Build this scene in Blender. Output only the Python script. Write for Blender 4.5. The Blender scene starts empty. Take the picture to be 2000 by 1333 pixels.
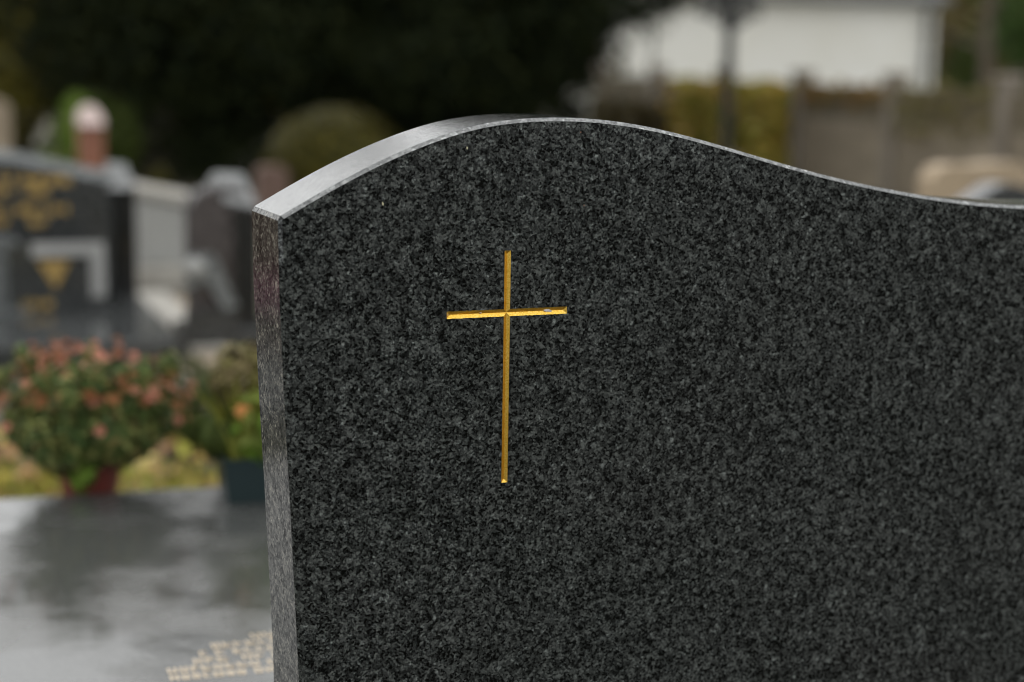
import bpy, bmesh, math, random
import numpy as np
from mathutils import Vector, Matrix
R = math.radians
random.seed(7)
rng = np.random.default_rng(7)
S = bpy.context.scene
COL = S.collection

# ------------------------------------------------------------------ camera
cam_d = bpy.data.cameras.new('camera')
cam = bpy.data.objects.new('camera', cam_d); COL.objects.link(cam)
cam_d.sensor_width = 36.0
cam_d.lens = 60.0
cam_d.clip_start = 0.05
cam_d.clip_end = 500.0
pitch, roll = math.atan((666.5 - 108) / 3333.0), R(0.9)
fwd = Vector((0, math.cos(pitch), -math.sin(pitch)))
up0 = Vector((0, math.sin(pitch), math.cos(pitch)))
rt0 = Vector((1, 0, 0))
rt = rt0 * math.cos(roll) + up0 * math.sin(roll)
up = up0 * math.cos(roll) - rt0 * math.sin(roll)
cam.matrix_world = Matrix(((rt.x, up.x, -fwd.x, 0), (rt.y, up.y, -fwd.y, 0), (rt.z, up.z, -fwd.z, 1.25), (0, 0, 0, 1)))
cam_d.dof.use_dof = True
cam_d.dof.focus_distance = 1.75
cam_d.dof.aperture_fstop = 2.3
S.camera = cam

# ------------------------------------------------------------------ sky, sun, exposure
W = bpy.data.worlds.new('World'); S.world = W; W.use_nodes = True
nt = W.node_tree; nt.nodes.clear()
sky = nt.nodes.new('ShaderNodeTexSky'); sky.sky_type = 'NISHITA'; sky.sun_disc = False
SUN_EL, SUN_AZ = R(52), R(-20)
sky.sun_elevation = SUN_EL; sky.sun_rotation = SUN_AZ
sky.dust_density = 4.0; sky.air_density = 1.0; sky.ozone_density = 1.0
hs = nt.nodes.new('ShaderNodeHueSaturation'); hs.inputs['Saturation'].default_value = 0.12
bg = nt.nodes.new('ShaderNodeBackground'); bg.inputs['Strength'].default_value = 0.15
wo = nt.nodes.new('ShaderNodeOutputWorld')
# an even cloud deck covers most of the sky
wtc = nt.nodes.new('ShaderNodeTexCoord'); cn = nt.nodes.new('ShaderNodeTexNoise'); cn.inputs['Scale'].default_value = 2.2; cn.inputs['Detail'].default_value = 5.0
cr_ = nt.nodes.new('ShaderNodeValToRGB'); cr_.color_ramp.elements[0].position = 0.3; cr_.color_ramp.elements[1].position = 0.75
cr_.color_ramp.elements[0].color = (9.0, 9.2, 9.3, 1); cr_.color_ramp.elements[1].color = (13.0, 13.1, 13.0, 1)
mx = nt.nodes.new('ShaderNodeMix'); mx.data_type = 'RGBA'; mx.inputs[0].default_value = 0.72
nt.links.new(wtc.outputs['Generated'], cn.inputs['Vector']); nt.links.new(cn.outputs[0], cr_.inputs[0])
nt.links.new(sky.outputs[0], hs.inputs['Color']); nt.links.new(hs.outputs[0], mx.inputs[6]); nt.links.new(cr_.outputs[0], mx.inputs[7]); nt.links.new(mx.outputs[2], bg.inputs[0]); nt.links.new(bg.outputs[0], wo.inputs[0])
sun_d = bpy.data.lights.new('sun', 'SUN'); sun_d.energy = 0.5; sun_d.angle = R(60); sun_d.color = (1.0, 0.97, 0.92)
sun = bpy.data.objects.new('sun', sun_d); COL.objects.link(sun)
sd = Vector((math.sin(SUN_AZ) * math.cos(SUN_EL), math.cos(SUN_AZ) * math.cos(SUN_EL), math.sin(SUN_EL)))
sun.rotation_euler = sd.to_track_quat('Z', 'Y').to_euler()
vs = S.view_settings
vs.view_transform = 'Standard'; vs.look = 'None'; vs.gamma = 1.0; vs.exposure = 0.0; vs.use_curve_mapping = False
S.cycles.max_bounces = 6; S.cycles.diffuse_bounces = 3; S.cycles.glossy_bounces = 3
S.cycles.sample_clamp_indirect = 6.0
S.cycles.filter_width = 1.05
S.cycles.use_denoising = True
S.cycles.denoising_prefilter = 'ACCURATE'

# ------------------------------------------------------------------ materials
def newmat(name):
    m = bpy.data.materials.new(name); m.use_nodes = True
    t = m.node_tree; b = t.nodes['Principled BSDF']
    return m, t, b
def N(t, kind, **kw):
    n = t.nodes.new(kind)
    for k, v in kw.items():
        if k in n.inputs: n.inputs[k].default_value = v
        else: setattr(n, k, v)
    return n
def ramp(t, stops):
    r = t.nodes.new('ShaderNodeValToRGB'); e = r.color_ramp.elements
    while len(e) < len(stops): e.new(0.5)
    for i, (p, c) in enumerate(stops):
        e[i].position = p; e[i].color = (c[0], c[1], c[2], 1)
    return r
def mathn(t, op, a, b):
    n = t.nodes.new('ShaderNodeMath'); n.operation = op
    for i, v in enumerate((a, b)):
        if isinstance(v, (int, float)): n.inputs[i].default_value = v
        else: t.links.new(v, n.inputs[i])
    return n.outputs[0]
def bump(t, b, height, strength, dist):
    n = t.nodes.new('ShaderNodeBump'); n.inputs['Strength'].default_value = strength; n.inputs['Distance'].default_value = dist
    t.links.new(height, n.inputs['Height']); t.links.new(n.outputs[0], b.inputs['Normal'])

def granite(name, stops, rough=0.2, scale=1.0, bump_s=0.0, bump_d=0.0005, rvar=0.1, spec=0.5, bscale=420.0, gspec=None):
    """speckled stone: grains of two sizes, clouded by a slower noise"""
    m, t, b = newmat(name); L = t.links.new
    tc = N(t, 'ShaderNodeTexCoord')
    wn = N(t, 'ShaderNodeTexNoise', Scale=260 * scale, Detail=2.0)
    L(tc.outputs['Object'], wn.inputs['Vector'])
    ad = t.nodes.new('ShaderNodeVectorMath'); ad.operation = 'MULTIPLY_ADD'
    ad.inputs[1].default_value = (0.0028 / scale,) * 3
    L(wn.outputs['Color'], ad.inputs[0]); L(tc.outputs['Object'], ad.inputs[2])
    n1 = N(t, 'ShaderNodeTexNoise', Scale=300 * scale, Detail=6.0, Roughness=0.72)
    L(tc.outputs['Object'], n1.inputs['Vector'])
    v1 = N(t, 'ShaderNodeTexVoronoi', Scale=330 * scale); L(ad.outputs[0], v1.inputs['Vector'])
    s1 = N(t, 'ShaderNodeSeparateColor'); L(v1.outputs['Color'], s1.inputs[0])
    v2 = N(t, 'ShaderNodeTexVoronoi', Scale=125 * scale); L(ad.outputs[0], v2.inputs['Vector'])
    s2 = N(t, 'ShaderNodeSeparateColor'); L(v2.outputs['Color'], s2.inputs[0])
    n2 = N(t, 'ShaderNodeTexNoise', Scale=38 * scale, Detail=3.0); L(tc.outputs['Object'], n2.inputs['Vector'])
    a = mathn(t, 'MULTIPLY', n1.outputs[0], 0.50)
    c = mathn(t, 'MULTIPLY', s1.outputs[0], 0.24)
    d = mathn(t, 'MULTIPLY', s2.outputs[1], 0.14)
    e = mathn(t, 'MULTIPLY', n2.outputs[0], 0.16)
    v = mathn(t, 'ADD', mathn(t, 'ADD', a, c), mathn(t, 'ADD', d, e))
    r = ramp(t, stops); L(v, r.inputs[0])
    # a few pale feldspar crystals, and a slow vertical drift as rain leaves on upright stone
    v3 = N(t, 'ShaderNodeTexVoronoi', Scale=210 * scale); L(ad.outputs[0], v3.inputs['Vector'])
    s3 = N(t, 'ShaderNodeSeparateColor'); L(v3.outputs['Color'], s3.inputs[0])
    fl = mathn(t, 'MULTIPLY', mathn(t, 'GREATER_THAN', s3.outputs[2], 0.94), mathn(t, 'MULTIPLY', n1.outputs[0], 1.9))
    mp = t.nodes.new('ShaderNodeMapping'); mp.inputs['Scale'].default_value = (9.0, 9.0, 2.2); L(tc.outputs['Object'], mp.inputs[0])
    n5 = N(t, 'ShaderNodeTexNoise', Scale=1.0, Detail=4.0, Roughness=0.6); L(mp.outputs[0], n5.inputs['Vector'])
    mr5 = t.nodes.new('ShaderNodeMapRange'); mr5.inputs[1].default_value = 0.3; mr5.inputs[2].default_value = 0.7; mr5.inputs[3].default_value = 0.92; mr5.inputs[4].default_value = 1.08
    L(n5.outputs[0], mr5.inputs[0])
    gain = mathn(t, 'MULTIPLY', mr5.outputs[0], mathn(t, 'ADD', 1.0, fl))
    vm = t.nodes.new('ShaderNodeVectorMath'); vm.operation = 'SCALE'; L(r.outputs[0], vm.inputs[0]); L(gain, vm.inputs['Scale'])
    L(vm.outputs[0], b.inputs['Base Color'])
    n3 = N(t, 'ShaderNodeTexNoise', Scale=22.0, Detail=4.0); L(tc.outputs['Object'], n3.inputs['Vector'])
    rr = mathn(t, 'ADD', mathn(t, 'MULTIPLY', n3.outputs[0], rvar), rough - rvar * 0.5)
    L(rr, b.inputs['Roughness'])
    b.inputs['Specular IOR Level'].default_value = spec
    if gspec:
        mr = t.nodes.new('ShaderNodeMapRange'); mr.inputs[1].default_value = 0.40; mr.inputs[2].default_value = 0.60
        mr.inputs[3].default_value = gspec[0]; mr.inputs[4].default_value = gspec[1]
        L(v, mr.inputs[0]); L(mr.outputs[0], b.inputs['Specular IOR Level'])
    if bump_s > 0:
        n4 = N(t, 'ShaderNodeTexNoise', Scale=bscale, Detail=4.0, Roughness=0.7); L(tc.outputs['Object'], n4.inputs['Vector'])
        bump(t, b, n4.outputs[0], bump_s, bump_d)
    return m
DARK = [(0.36, (0.0015, 0.0018, 0.0018)), (0.44, (0.0065, 0.0075, 0.0078)), (0.50, (0.020, 0.0215, 0.022)), (0.58, (0.045, 0.048, 0.048)), (0.70, (0.12, 0.125, 0.122))]
SOFT = [(0.35, (0.002, 0.0023, 0.0023)), (0.43, (0.008, 0.009, 0.0093)), (0.50, (0.0205, 0.022, 0.0225)), (0.58, (0.039, 0.0415, 0.0415)), (0.70, (0.092, 0.096, 0.094))]
def tint(stops, k, c=(1, 1, 1)): return [(p, tuple(min(0.9, v * k * c[i]) for i, v in enumerate(q))) for p, q in stops]
M = {}
M['polished'] = granite('polished_dark_granite', tint(DARK, 0.78, (0.955, 1.0, 0.985)), 0.14, 1.36, gspec=(0.12, 0.5))
M['wet'] = granite('wet_dark_granite', tint(DARK, 1.2, (1, 0.99, 0.95)), 0.07, 0.9, bump_s=0.8, bump_d=0.0003, rvar=0.04, bscale=300.0, gspec=(0.75, 1.0))
M['wet'].node_tree.nodes['Principled BSDF'].inputs['IOR'].default_value = 1.7
M['side'] = granite('sawn_wet_granite', tint(DARK, 1.35, (1.10, 1.0, 0.84)), 0.15, 1.15, bump_s=0.5, bump_d=0.00012, rvar=0.06, bscale=300.0, gspec=(0.03, 0.30))
M['honed'] = granite('honed_granite_edge', [(0.3, (0.08, 0.083, 0.083)), (0.5, (0.19, 0.195, 0.195)), (0.7, (0.36, 0.365, 0.36))], 0.55)
M['grave_dark'] = granite('charcoal_granite', tint(DARK, 1.0), 0.2)
M['grave_slab'] = granite('polished_slab_granite', tint(DARK, 1.3), 0.10)
M['grave_black'] = granite('black_granite', tint(DARK, 0.35), 0.15)
M['grave_grey'] = granite('grey_granite', tint(DARK, 4.0), 0.3)
M['grave_light'] = granite('pale_grey_granite', [(0.3, (0.21, 0.21, 0.20)), (0.5, (0.30, 0.30, 0.285)), (0.7, (0.38, 0.38, 0.365))], 0.45)
M['frame_pale'] = granite('pale_border_granite', [(0.3, (0.24, 0.24, 0.23)), (0.5, (0.33, 0.33, 0.32)), (0.7, (0.41, 0.41, 0.40))], 0.4)
M['grave_rose'] = granite('red_brown_granite', [(0.3, (0.12, 0.045, 0.025)), (0.5, (0.22, 0.085, 0.048)), (0.7, (0.30, 0.13, 0.08))], 0.3)
M['grave_rose_skylit'] = granite('skylit_rose_granite', [(0.3, (0.36, 0.27, 0.24)), (0.5, (0.47, 0.36, 0.33)), (0.7, (0.56, 0.45, 0.42))], 0.45)  # sky reflection on the pillar's cap, painted in as a pale colour
M['grave_maroon'] = granite('dark_maroon_granite', tint(DARK, 1.6, (1.2, 0.97, 0.95)), 0.2)
M['grave_tan'] = granite('tan_sandstone', [(0.3, (0.25, 0.185, 0.115)), (0.5, (0.34, 0.26, 0.17)), (0.7, (0.41, 0.32, 0.215))], 0.7)

def simple(name, c1, c2, scale=8.0, rough=0.7, bump_s=0.0, bump_d=0.01, metal=0.0, detail=6.0):
    m, t, b = newmat(name); L = t.links.new
    tc = N(t, 'ShaderNodeTexCoord')
    n = N(t, 'ShaderNodeTexNoise', Scale=scale, Detail=detail, Roughness=0.6); L(tc.outputs['Object'], n.inputs['Vector'])
    r = ramp(t, [(0.32, c1), (0.68, c2)]); L(n.outputs[0], r.inputs[0]); L(r.outputs[0], b.inputs['Base Color'])
    b.inputs['Roughness'].default_value = rough; b.inputs['Metallic'].default_value = metal
    if bump_s: bump(t, b, n.outputs[0], bump_s, bump_d)
    return m
def leafmat(name, cols, rough=0.5):
    m, t, b = newmat(name); L = t.links.new
    g = N(t, 'ShaderNodeNewGeometry')
    k = len(cols); r = ramp(t, [((i + 0.0) / max(1, k - 1), c) for i, c in enumerate(cols)])
    L(g.outputs['Random Per Island'], r.inputs[0]); L(r.outputs[0], b.inputs['Base Color'])
    b.inputs['Roughness'].default_value = rough
    b.inputs['Specular IOR Level'].default_value = 0.12
    return m

# gilded V-cut: metal leaf with tiny specks
m, t, b = newmat('gold_leaf'); L = t.links.new
tc = N(t, 'ShaderNodeTexCoord')
n = N(t, 'ShaderNodeTexNoise', Scale=900.0, Detail=3.0); L(tc.outputs['Object'], n.inputs['Vector'])
r = ramp(t, [(0.3, (0.66, 0.38, 0.04)), (0.5, (0.90, 0.56, 0.09)), (0.75, (1.0, 0.74, 0.24))]); L(n.outputs[0], r.inputs[0])
L(r.outputs[0], b.inputs['Base Color']); b.inputs['Metallic'].default_value = 1.0; b.inputs['Roughness'].default_value = 0.30
n = N(t, 'ShaderNodeTexNoise', Scale=1400.0, Detail=2.0); L(tc.outputs['Object'], n.inputs['Vector'])
bump(t, b, n.outputs[0], 0.6, 0.00012)
M['gold'] = m
M['gold_paint'] = simple('gold_lettering', (0.60, 0.37, 0.08), (0.78, 0.52, 0.14), 60, 0.45)
M['gold_dim'] = simple('worn_gold', (0.30, 0.19, 0.05), (0.45, 0.30, 0.09), 60, 0.5)
M['gold_pale'] = simple('pale_gold_lettering', (0.50, 0.40, 0.27), (0.62, 0.51, 0.36), 60, 0.22)
# big wet ledger: puddled film of water over grey stone
m, t, b = newmat('wet_ledger_granite'); L = t.links.new
tc = N(t, 'ShaderNodeTexCoord')
n = N(t, 'ShaderNodeTexNoise', Scale=160.0, Detail=5.0); L(tc.outputs['Object'], n.inputs['Vector'])
r = ramp(t, [(0.35, (0.032, 0.033, 0.031)), (0.65, (0.095, 0.097, 0.093))]); L(n.outputs[0], r.inputs[0]); L(r.outputs[0], b.inputs['Base Color'])
n = N(t, 'ShaderNodeTexNoise', Scale=5.5, Detail=5.0, Roughness=0.6); L(tc.outputs['Object'], n.inputs['Vector'])
r = ramp(t, [(0.40, (0.13,) * 3), (0.60, (0.32,) * 3)]); L(n.outputs[0], r.inputs[0]); L(r.outputs[0], b.inputs['Roughness'])
n2 = N(t, 'ShaderNodeTexNoise', Scale=16.0, Detail=3.0); L(tc.outputs['Object'], n2.inputs['Vector'])
bump(t, b, n2.outputs[0], 0.14, 0.004)
b.inputs['Specular IOR Level'].default_value = 0.85
M['ledger'] = m
M['concrete'] = simple('weathered_concrete', (0.15, 0.122, 0.085), (0.28, 0.235, 0.17), 3.0, 0.85, 0.2, 0.01)
M['stone_shaded'] = simple('shaded_dark_stone', (0.05, 0.042, 0.03), (0.12, 0.10, 0.075), 6.0, 0.9)  # tree shade over the back graves is put into this dark colour
M['rose_dull'] = simple('dull_rose_stone', (0.09, 0.055, 0.04), (0.16, 0.10, 0.08), 8.0, 0.8)
M['concrete_moss'] = simple('mossy_concrete', (0.07, 0.06, 0.038), (0.17, 0.14, 0.09), 3.5, 0.9)
M['concrete_post'] = simple('concrete_post', (0.16, 0.135, 0.105), (0.27, 0.235, 0.19), 2.5, 0.85)
M['concrete_pale'] = simple('pale_concrete', (0.28, 0.265, 0.235), (0.40, 0.38, 0.34), 6.0, 0.8)
M['path'] = simple('sandy_path', (0.22, 0.17, 0.12), (0.34, 0.28, 0.20), 12.0, 0.9, 0.4, 0.01)
M['plaster'] = simple('cream_plaster', (0.80, 0.78, 0.70), (0.88, 0.87, 0.82), 0.7, 0.8)
M['slate'] = simple('slate_roof', (0.05, 0.052, 0.056), (0.09, 0.09, 0.095), 4.0, 0.6)
M['zinc'] = simple('zinc_gutter', (0.12, 0.125, 0.12), (0.2, 0.2, 0.19), 5.0, 0.5)
M['iron'] = simple('dark_iron', (0.010, 0.011, 0.011), (0.028, 0.029, 0.028), 20.0, 0.5)
M['bark'] = simple('bark', (0.06, 0.045, 0.032), (0.13, 0.10, 0.075), 9.0, 0.9, 0.5, 0.02)
M['stem'] = simple('stem', (0.05, 0.055, 0.02), (0.10, 0.09, 0.04), 20.0, 0.8)
M['pot_red'] = simple('red_plastic_pot', (0.12, 0.022, 0.016), (0.17, 0.035, 0.024), 9.0, 0.5)
M['soil'] = simple('potting_soil', (0.02, 0.015, 0.01), (0.05, 0.036, 0.025), 30.0, 0.95)
M['teal'] = simple('teal_plastic', (0.011, 0.024, 0.026), (0.018, 0.034, 0.036), 9.0, 0.45)
M['yew'] = leafmat('yew_needles', [(0.004, 0.007, 0.003), (0.008, 0.013, 0.004), (0.014, 0.019, 0.004), (0.018, 0.022, 0.006)], 0.85)
M['olive'] = leafmat('olive_leaves', [(0.016, 0.018, 0.003), (0.065, 0.058, 0.007), (0.105, 0.086, 0.011), (0.022, 0.026, 0.005)])
M['ivy'] = leafmat('autumn_ivy', [(0.20, 0.21, 0.035), (0.42, 0.35, 0.06), (0.50, 0.31, 0.07), (0.22, 0.13, 0.03), (0.28, 0.29, 0.05), (0.16, 0.19, 0.03)])
M['rusty'] = leafmat('rusty_ivy', [(0.12, 0.10, 0.03), (0.22, 0.13, 0.04), (0.17, 0.08, 0.025), (0.16, 0.15, 0.04)])
M['green'] = leafmat('green_leaves', [(0.04, 0.09, 0.02), (0.08, 0.15, 0.03), (0.06, 0.10, 0.03), (0.12, 0.16, 0.04)])
M['bright'] = leafmat('bright_green_leaves', [(0.08, 0.16, 0.02), (0.14, 0.22, 0.03), (0.20, 0.24, 0.06)])
M['mumleaf'] = leafmat('chrysanthemum_leaves', [(0.045, 0.085, 0.025), (0.10, 0.15, 0.04), (0.22, 0.22, 0.07), (0.06, 0.11, 0.04), (0.18, 0.14, 0.05)])
M['yellowleaf'] = leafmat('yellow_green_leaves', [(0.12, 0.15, 0.03), (0.26, 0.24, 0.04), (0.18, 0.20, 0.04), (0.32, 0.26, 0.05)])
M['brownleaf'] = leafmat('brown_olive_leaves', [(0.10, 0.08, 0.035), (0.17, 0.14, 0.06), (0.14, 0.13, 0.04), (0.20, 0.15, 0.08)])
M['shadeivy'] = leafmat('yew_shaded_leaves', [(0.04, 0.03, 0.01), (0.07, 0.05, 0.015), (0.05, 0.045, 0.012)])  # leaf colours darkened to carry the shadow of the yews
M['darkleaf'] = leafmat('dark_green_leaves', [(0.03, 0.05, 0.01), (0.06, 0.08, 0.015), (0.045, 0.06, 0.012)])
M['fallen'] = leafmat('fallen_leaf', [(0.50, 0.42, 0.08), (0.45, 0.25, 0.12), (0.24, 0.14, 0.07), (0.40, 0.40, 0.07), (0.55, 0.30, 0.18)])
M['grass'] = leafmat('grass_blades', [(0.14, 0.20, 0.04), (0.34, 0.34, 0.06), (0.48, 0.42, 0.09), (0.20, 0.28, 0.06), (0.42, 0.28, 0.12), (0.26, 0.18, 0.09)])
M['salmon'] = leafmat('salmon_petals', [(0.48, 0.18, 0.115), (0.56, 0.26, 0.18), (0.40, 0.14, 0.08), (0.48, 0.28, 0.20)], 0.6)
M['rust'] = leafmat('rust_petals', [(0.26, 0.09, 0.035), (0.34, 0.13, 0.06), (0.20, 0.08, 0.03), (0.24, 0.14, 0.05)], 0.6)
M['orange'] = leafmat('orange_petals', [(0.75, 0.32, 0.10), (0.80, 0.42, 0.18)], 0.6)
M['pink'] = leafmat('magenta_petals', [(0.48, 0.10, 0.27), (0.60, 0.24, 0.42), (0.40, 0.08, 0.22)], 0.6)
m, t, b = newmat('damp_ground'); L = t.links.new
tc = N(t, 'ShaderNodeTexCoord')
n = N(t, 'ShaderNodeTexNoise', Scale=1.3, Detail=6.0); L(tc.outputs['Object'], n.inputs['Vector'])
r = ramp(t, [(0.35, (0.055, 0.06, 0.028)), (0.55, (0.10, 0.085, 0.06)), (0.7, (0.15, 0.13, 0.10))]); L(n.outputs[0], r.inputs[0]); L(r.outputs[0], b.inputs['Base Color'])
n = N(t, 'ShaderNodeTexNoise', Scale=60.0, Detail=5.0); L(tc.outputs['Object'], n.inputs['Vector']); bump(t, b, n.outputs[0], 0.6, 0.02)
b.inputs['Roughness'].default_value = 0.85
M['ground'] = m

# ------------------------------------------------------------------ helpers
class MB:
    """collects polygons, then becomes ONE mesh object"""
    def __init__(s): s.v = []; s.f = []; s.m = []
    def poly(s, pts, mi=0):
        k = len(s.v); s.v += [tuple(p) for p in pts]; s.f.append(list(range(k, k + len(pts)))); s.m.append(mi)
    def box(s, x0, x1, y0, y1, z0, z1, mi=0, bev=0.0):
        k = len(s.v)
        if bev <= 0:
            s.v += [(x, y, z) for z in (z0, z1) for y in (y0, y1) for x in (x0, x1)]
            for q in ((0, 2, 3, 1), (4, 5, 7, 6), (0, 1, 5, 4), (2, 6, 7, 3), (0, 4, 6, 2), (1, 3, 7, 5)):
                s.f.append([k + i for i in q]); s.m.append(mi)
        else:
            for z, e in ((z0, 0), (z1 - bev, 0), (z1, bev)):
                s.v += [(x0 + e, y0 + e, z), (x1 - e, y0 + e, z), (x1 - e, y1 - e, z), (x0 + e, y1 - e, z)]
            s.f.append([k + 3, k + 2, k + 1, k]); s.m.append(mi)
            for a in (0, 4):
                for i in range(4):
                    j = (i + 1) % 4
                    s.f.append([k + a + i, k + a + j, k + a + 4 + j, k + a + 4 + i]); s.m.append(mi)
            s.f.append([k + 8, k + 9, k + 10, k + 11]); s.m.append(mi)
    def tube(s, pts, rad, n=8, mi=0):
        k = len(s.v); pts = [Vector(p) for p in pts]
        if isinstance(rad, (int, float)): rad = [rad] * len(pts)
        for i, p in enumerate(pts):
            d = (pts[min(i + 1, len(pts) - 1)] - pts[max(i - 1, 0)]).normalized()
            a = d.orthogonal().normalized(); c = d.cross(a)
            if i: # keep the frame steady
                a = (pa - d * pa.dot(d)).normalized(); c = d.cross(a)
            pa = a
            for j in range(n):
                w = 2 * math.pi * j / n
                s.v.append(tuple(p + (a * math.cos(w) + c * math.sin(w)) * rad[i]))
        for i in range(len(pts) - 1):
            for j in range(n):
                q = (j + 1) % n
                s.f.append([k + i * n + j, k + i * n + q, k + (i + 1) * n + q, k + (i + 1) * n + j]); s.m.append(mi)
        s.f.append([k + j for j in range(n)][::-1]); s.m.append(mi)
        s.f.append([k + (len(pts) - 1) * n + j for j in range(n)]); s.m.append(mi)
    def lathe(s, prof, n=24, c=(0, 0), mi=0):
        k = len(s.v)
        for r_, z in prof:
            for j in range(n):
                w = 2 * math.pi * j / n
                s.v.append((c[0] + r_ * math.cos(w), c[1] + r_ * math.sin(w), z))
        for i in range(len(prof) - 1):
            for j in range(n):
                q = (j + 1) % n
                s.f.append([k + i * n + j, k + i * n + q, k + (i + 1) * n + q, k + (i + 1) * n + j]); s.m.append(mi)
    def prism(s, prof, y0, y1, c=0.0, mi=0, me=None, mf=None, fill=True, ms=None):
        """upright slab: prof = outline (x, z), clockwise seen from -y is fine; c = width of the front chamfer; me/mf = material of chamfer / front"""
        n = len(prof); area = sum(prof[i][0] * prof[(i + 1) % n][1] - prof[(i + 1) % n][0] * prof[i][1] for i in range(n))
        if area < 0: prof = prof[::-1]
        me = mi if me is None else me; mf = mi if mf is None else mf
        rings = [(0.0, y1 - 0), (0.0, y0)]
        if c > 0: rings = [(c, y1), (0, y1 - c), (0, y0 + c), (c, y0)]
        k = len(s.v)
        for ins, y in rings:
            for x, z in inset(prof, ins): s.v.append((x, y, z))
        for a in range(len(rings) - 1):
            mm = mi if (c <= 0 or a == 1) else me
            for i in range(n):
                j = (i + 1) % n
                q = mm
                if mm != mi and abs(prof[j][0] - prof[i][0]) < abs(prof[j][1] - prof[i][1]): q = mf # upright edges are polished too
                elif ms is not None and mm == mi and abs(prof[j][0] - prof[i][0]) < abs(prof[j][1] - prof[i][1]): q = ms
                s.f.append([k + a * n + i, k + a * n + j, k + (a + 1) * n + j, k + (a + 1) * n + i]); s.m.append(q)
        s.f.append([k + i for i in range(n)][::-1]); s.m.append(mi)
        if fill:
            e = k + (len(rings) - 1) * n
            s.f.append([e + i for i in range(n)]); s.m.append(mf)
    def build(s, name, mats, parent=None, smooth=None, loc=None):
        me = bpy.data.meshes.new(name); me.from_pydata(s.v, [], s.f)
        for m_ in (mats if isinstance(mats, (list, tuple)) else [mats]): me.materials.append(m_)
        me.polygons.foreach_set('material_index', s.m)
        bm = bmesh.new(); bm.from_mesh(me); bmesh.ops.recalc_face_normals(bm, faces=bm.faces); bm.to_mesh(me); bm.free()
        if smooth is not None:
            me.polygons.foreach_set('use_smooth', [True] * len(me.polygons))
            me.set_sharp_from_angle(angle=R(smooth))
        return link(name, me, parent, loc)
def inset(p, d):
    if d == 0: return p
    n = len(p); out = []
    for i in range(n):
        a, b_, c = Vector(p[i - 1]), Vector(p[i]), Vector(p[(i + 1) % n])
        e1 = (b_ - a).normalized(); e2 = (c - b_).normalized()
        n1 = Vector((-e1.y, e1.x)); n2 = Vector((-e2.y, e2.x))
        m_ = n1 + n2; m_ = m_ / max(0.3, m_.length_squared) * 2
        out.append((b_.x + m_.x * d, b_.y + m_.y * d))
    return out
def link(name, me, parent=None, loc=None):
    o = bpy.data.objects.new(name, me); COL.objects.link(o)
    if parent: o.parent = parent
    if loc: o.location = loc
    return o
def tag(o, label=None, cat=None, group=None, kind=None):
    if label: o['label'] = label
    if cat: o['category'] = cat
    if group: o['group'] = group
    if kind: o['kind'] = kind
    return o
def thing(name, label, cat, loc=(0, 0, 0), rz=0.0, group=None):
    o = bpy.data.objects.new(name, None); COL.objects.link(o); o.empty_display_size = 0.1
    o.location = loc; o.rotation_euler = (0, 0, R(rz))
    return tag(o, label, cat, group)
def leaf_mesh(name, pts, nrm, size, mat, asp=0.45, jit=0.6, seed=1, fold=0.25):
    """many leaf-sized pointed quads (two folded triangles each) at pts, roughly facing nrm"""
    g = np.random.default_rng(seed); n = len(pts)
    nv = nrm + g.normal(0, jit, (n, 3)); nv /= np.linalg.norm(nv, axis=1)[:, None] + 1e-9
    a = g.normal(0, 1, (n, 3)); a -= nv * (a * nv).sum(1)[:, None]; a /= np.linalg.norm(a, axis=1)[:, None] + 1e-9
    c = np.cross(nv, a)
    s = size * (0.6 + 0.8 * g.random(n))[:, None]
    p0 = pts - a * s * 0.5; p2 = pts + a * s * 0.5
    p1 = pts + c * s * asp * 0.5 + nv * s * fold * 0.5; p3 = pts - c * s * asp * 0.5 + nv * s * fold * 0.5
    v = np.stack([p0, p1, p2, p3], 1).reshape(-1, 3)
    me = bpy.data.meshes.new(name)
    me.vertices.add(4 * n); me.vertices.foreach_set('co', v.astype(np.float32).ravel())
    tri = np.arange(n)[:, None] * 4 + np.array([[0, 1, 2, 0, 2, 3]])
    me.loops.add(6 * n); me.loops.foreach_set('vertex_index', tri.ravel().astype(np.int32))
    me.polygons.add(2 * n); me.polygons.foreach_set('loop_start', np.arange(0, 6 * n, 3, dtype=np.int32))
    me.update(); me.validate(); me.materials.append(mat)
    return me
def crown_pts(n, rx, ry, rz, zc, seed, lumps=26, hole=0.0, inner=0.55):
    """points in an uneven crown: an ellipsoid pushed out by lumps and broken by gaps"""
    g = np.random.default_rng(seed)
    d = g.normal(0, 1, (n, 3)); d /= np.linalg.norm(d, axis=1)[:, None]
    l = g.normal(0, 1, (lumps, 3)); l /= np.linalg.norm(l, axis=1)[:, None]; w = g.uniform(-0.22, 0.28, lumps)
    k = (np.exp((d @ l.T - 1) * 14) * w).sum(1)
    rad = (inner + (1 - inner) * g.random(n) ** 0.5) * (1 + k)
    p = d * rad[:, None] * np.array([rx, ry, rz]) + np.array([0, 0, zc])
    nr = d / np.array([rx, ry, rz]) * min(rx, ry, rz) + np.array([0, 0, 0.3])
    return p, nr
def foliage(name, n, rx, ry, rz, zc, size, mat, parent=None, seed=1, zmin=0.02, kind=None, inner=0.55, loc=None, asp=0.45, taper=0.0):
    p, nr = crown_pts(n, rx, ry, rz, zc, seed, inner=inner)
    if taper: p[:, :2] *= (1 - taper * np.clip((zc - p[:, 2]) / rz, 0, 1) ** 1.5)[:, None]
    k = p[:, 2] > zmin; p = p[k]; nr = nr[k]
    o = link(name, leaf_mesh(name, p, nr, size, mat, seed=seed, asp=asp), parent, loc)
    if kind: o['kind'] = kind
    return o
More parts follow.
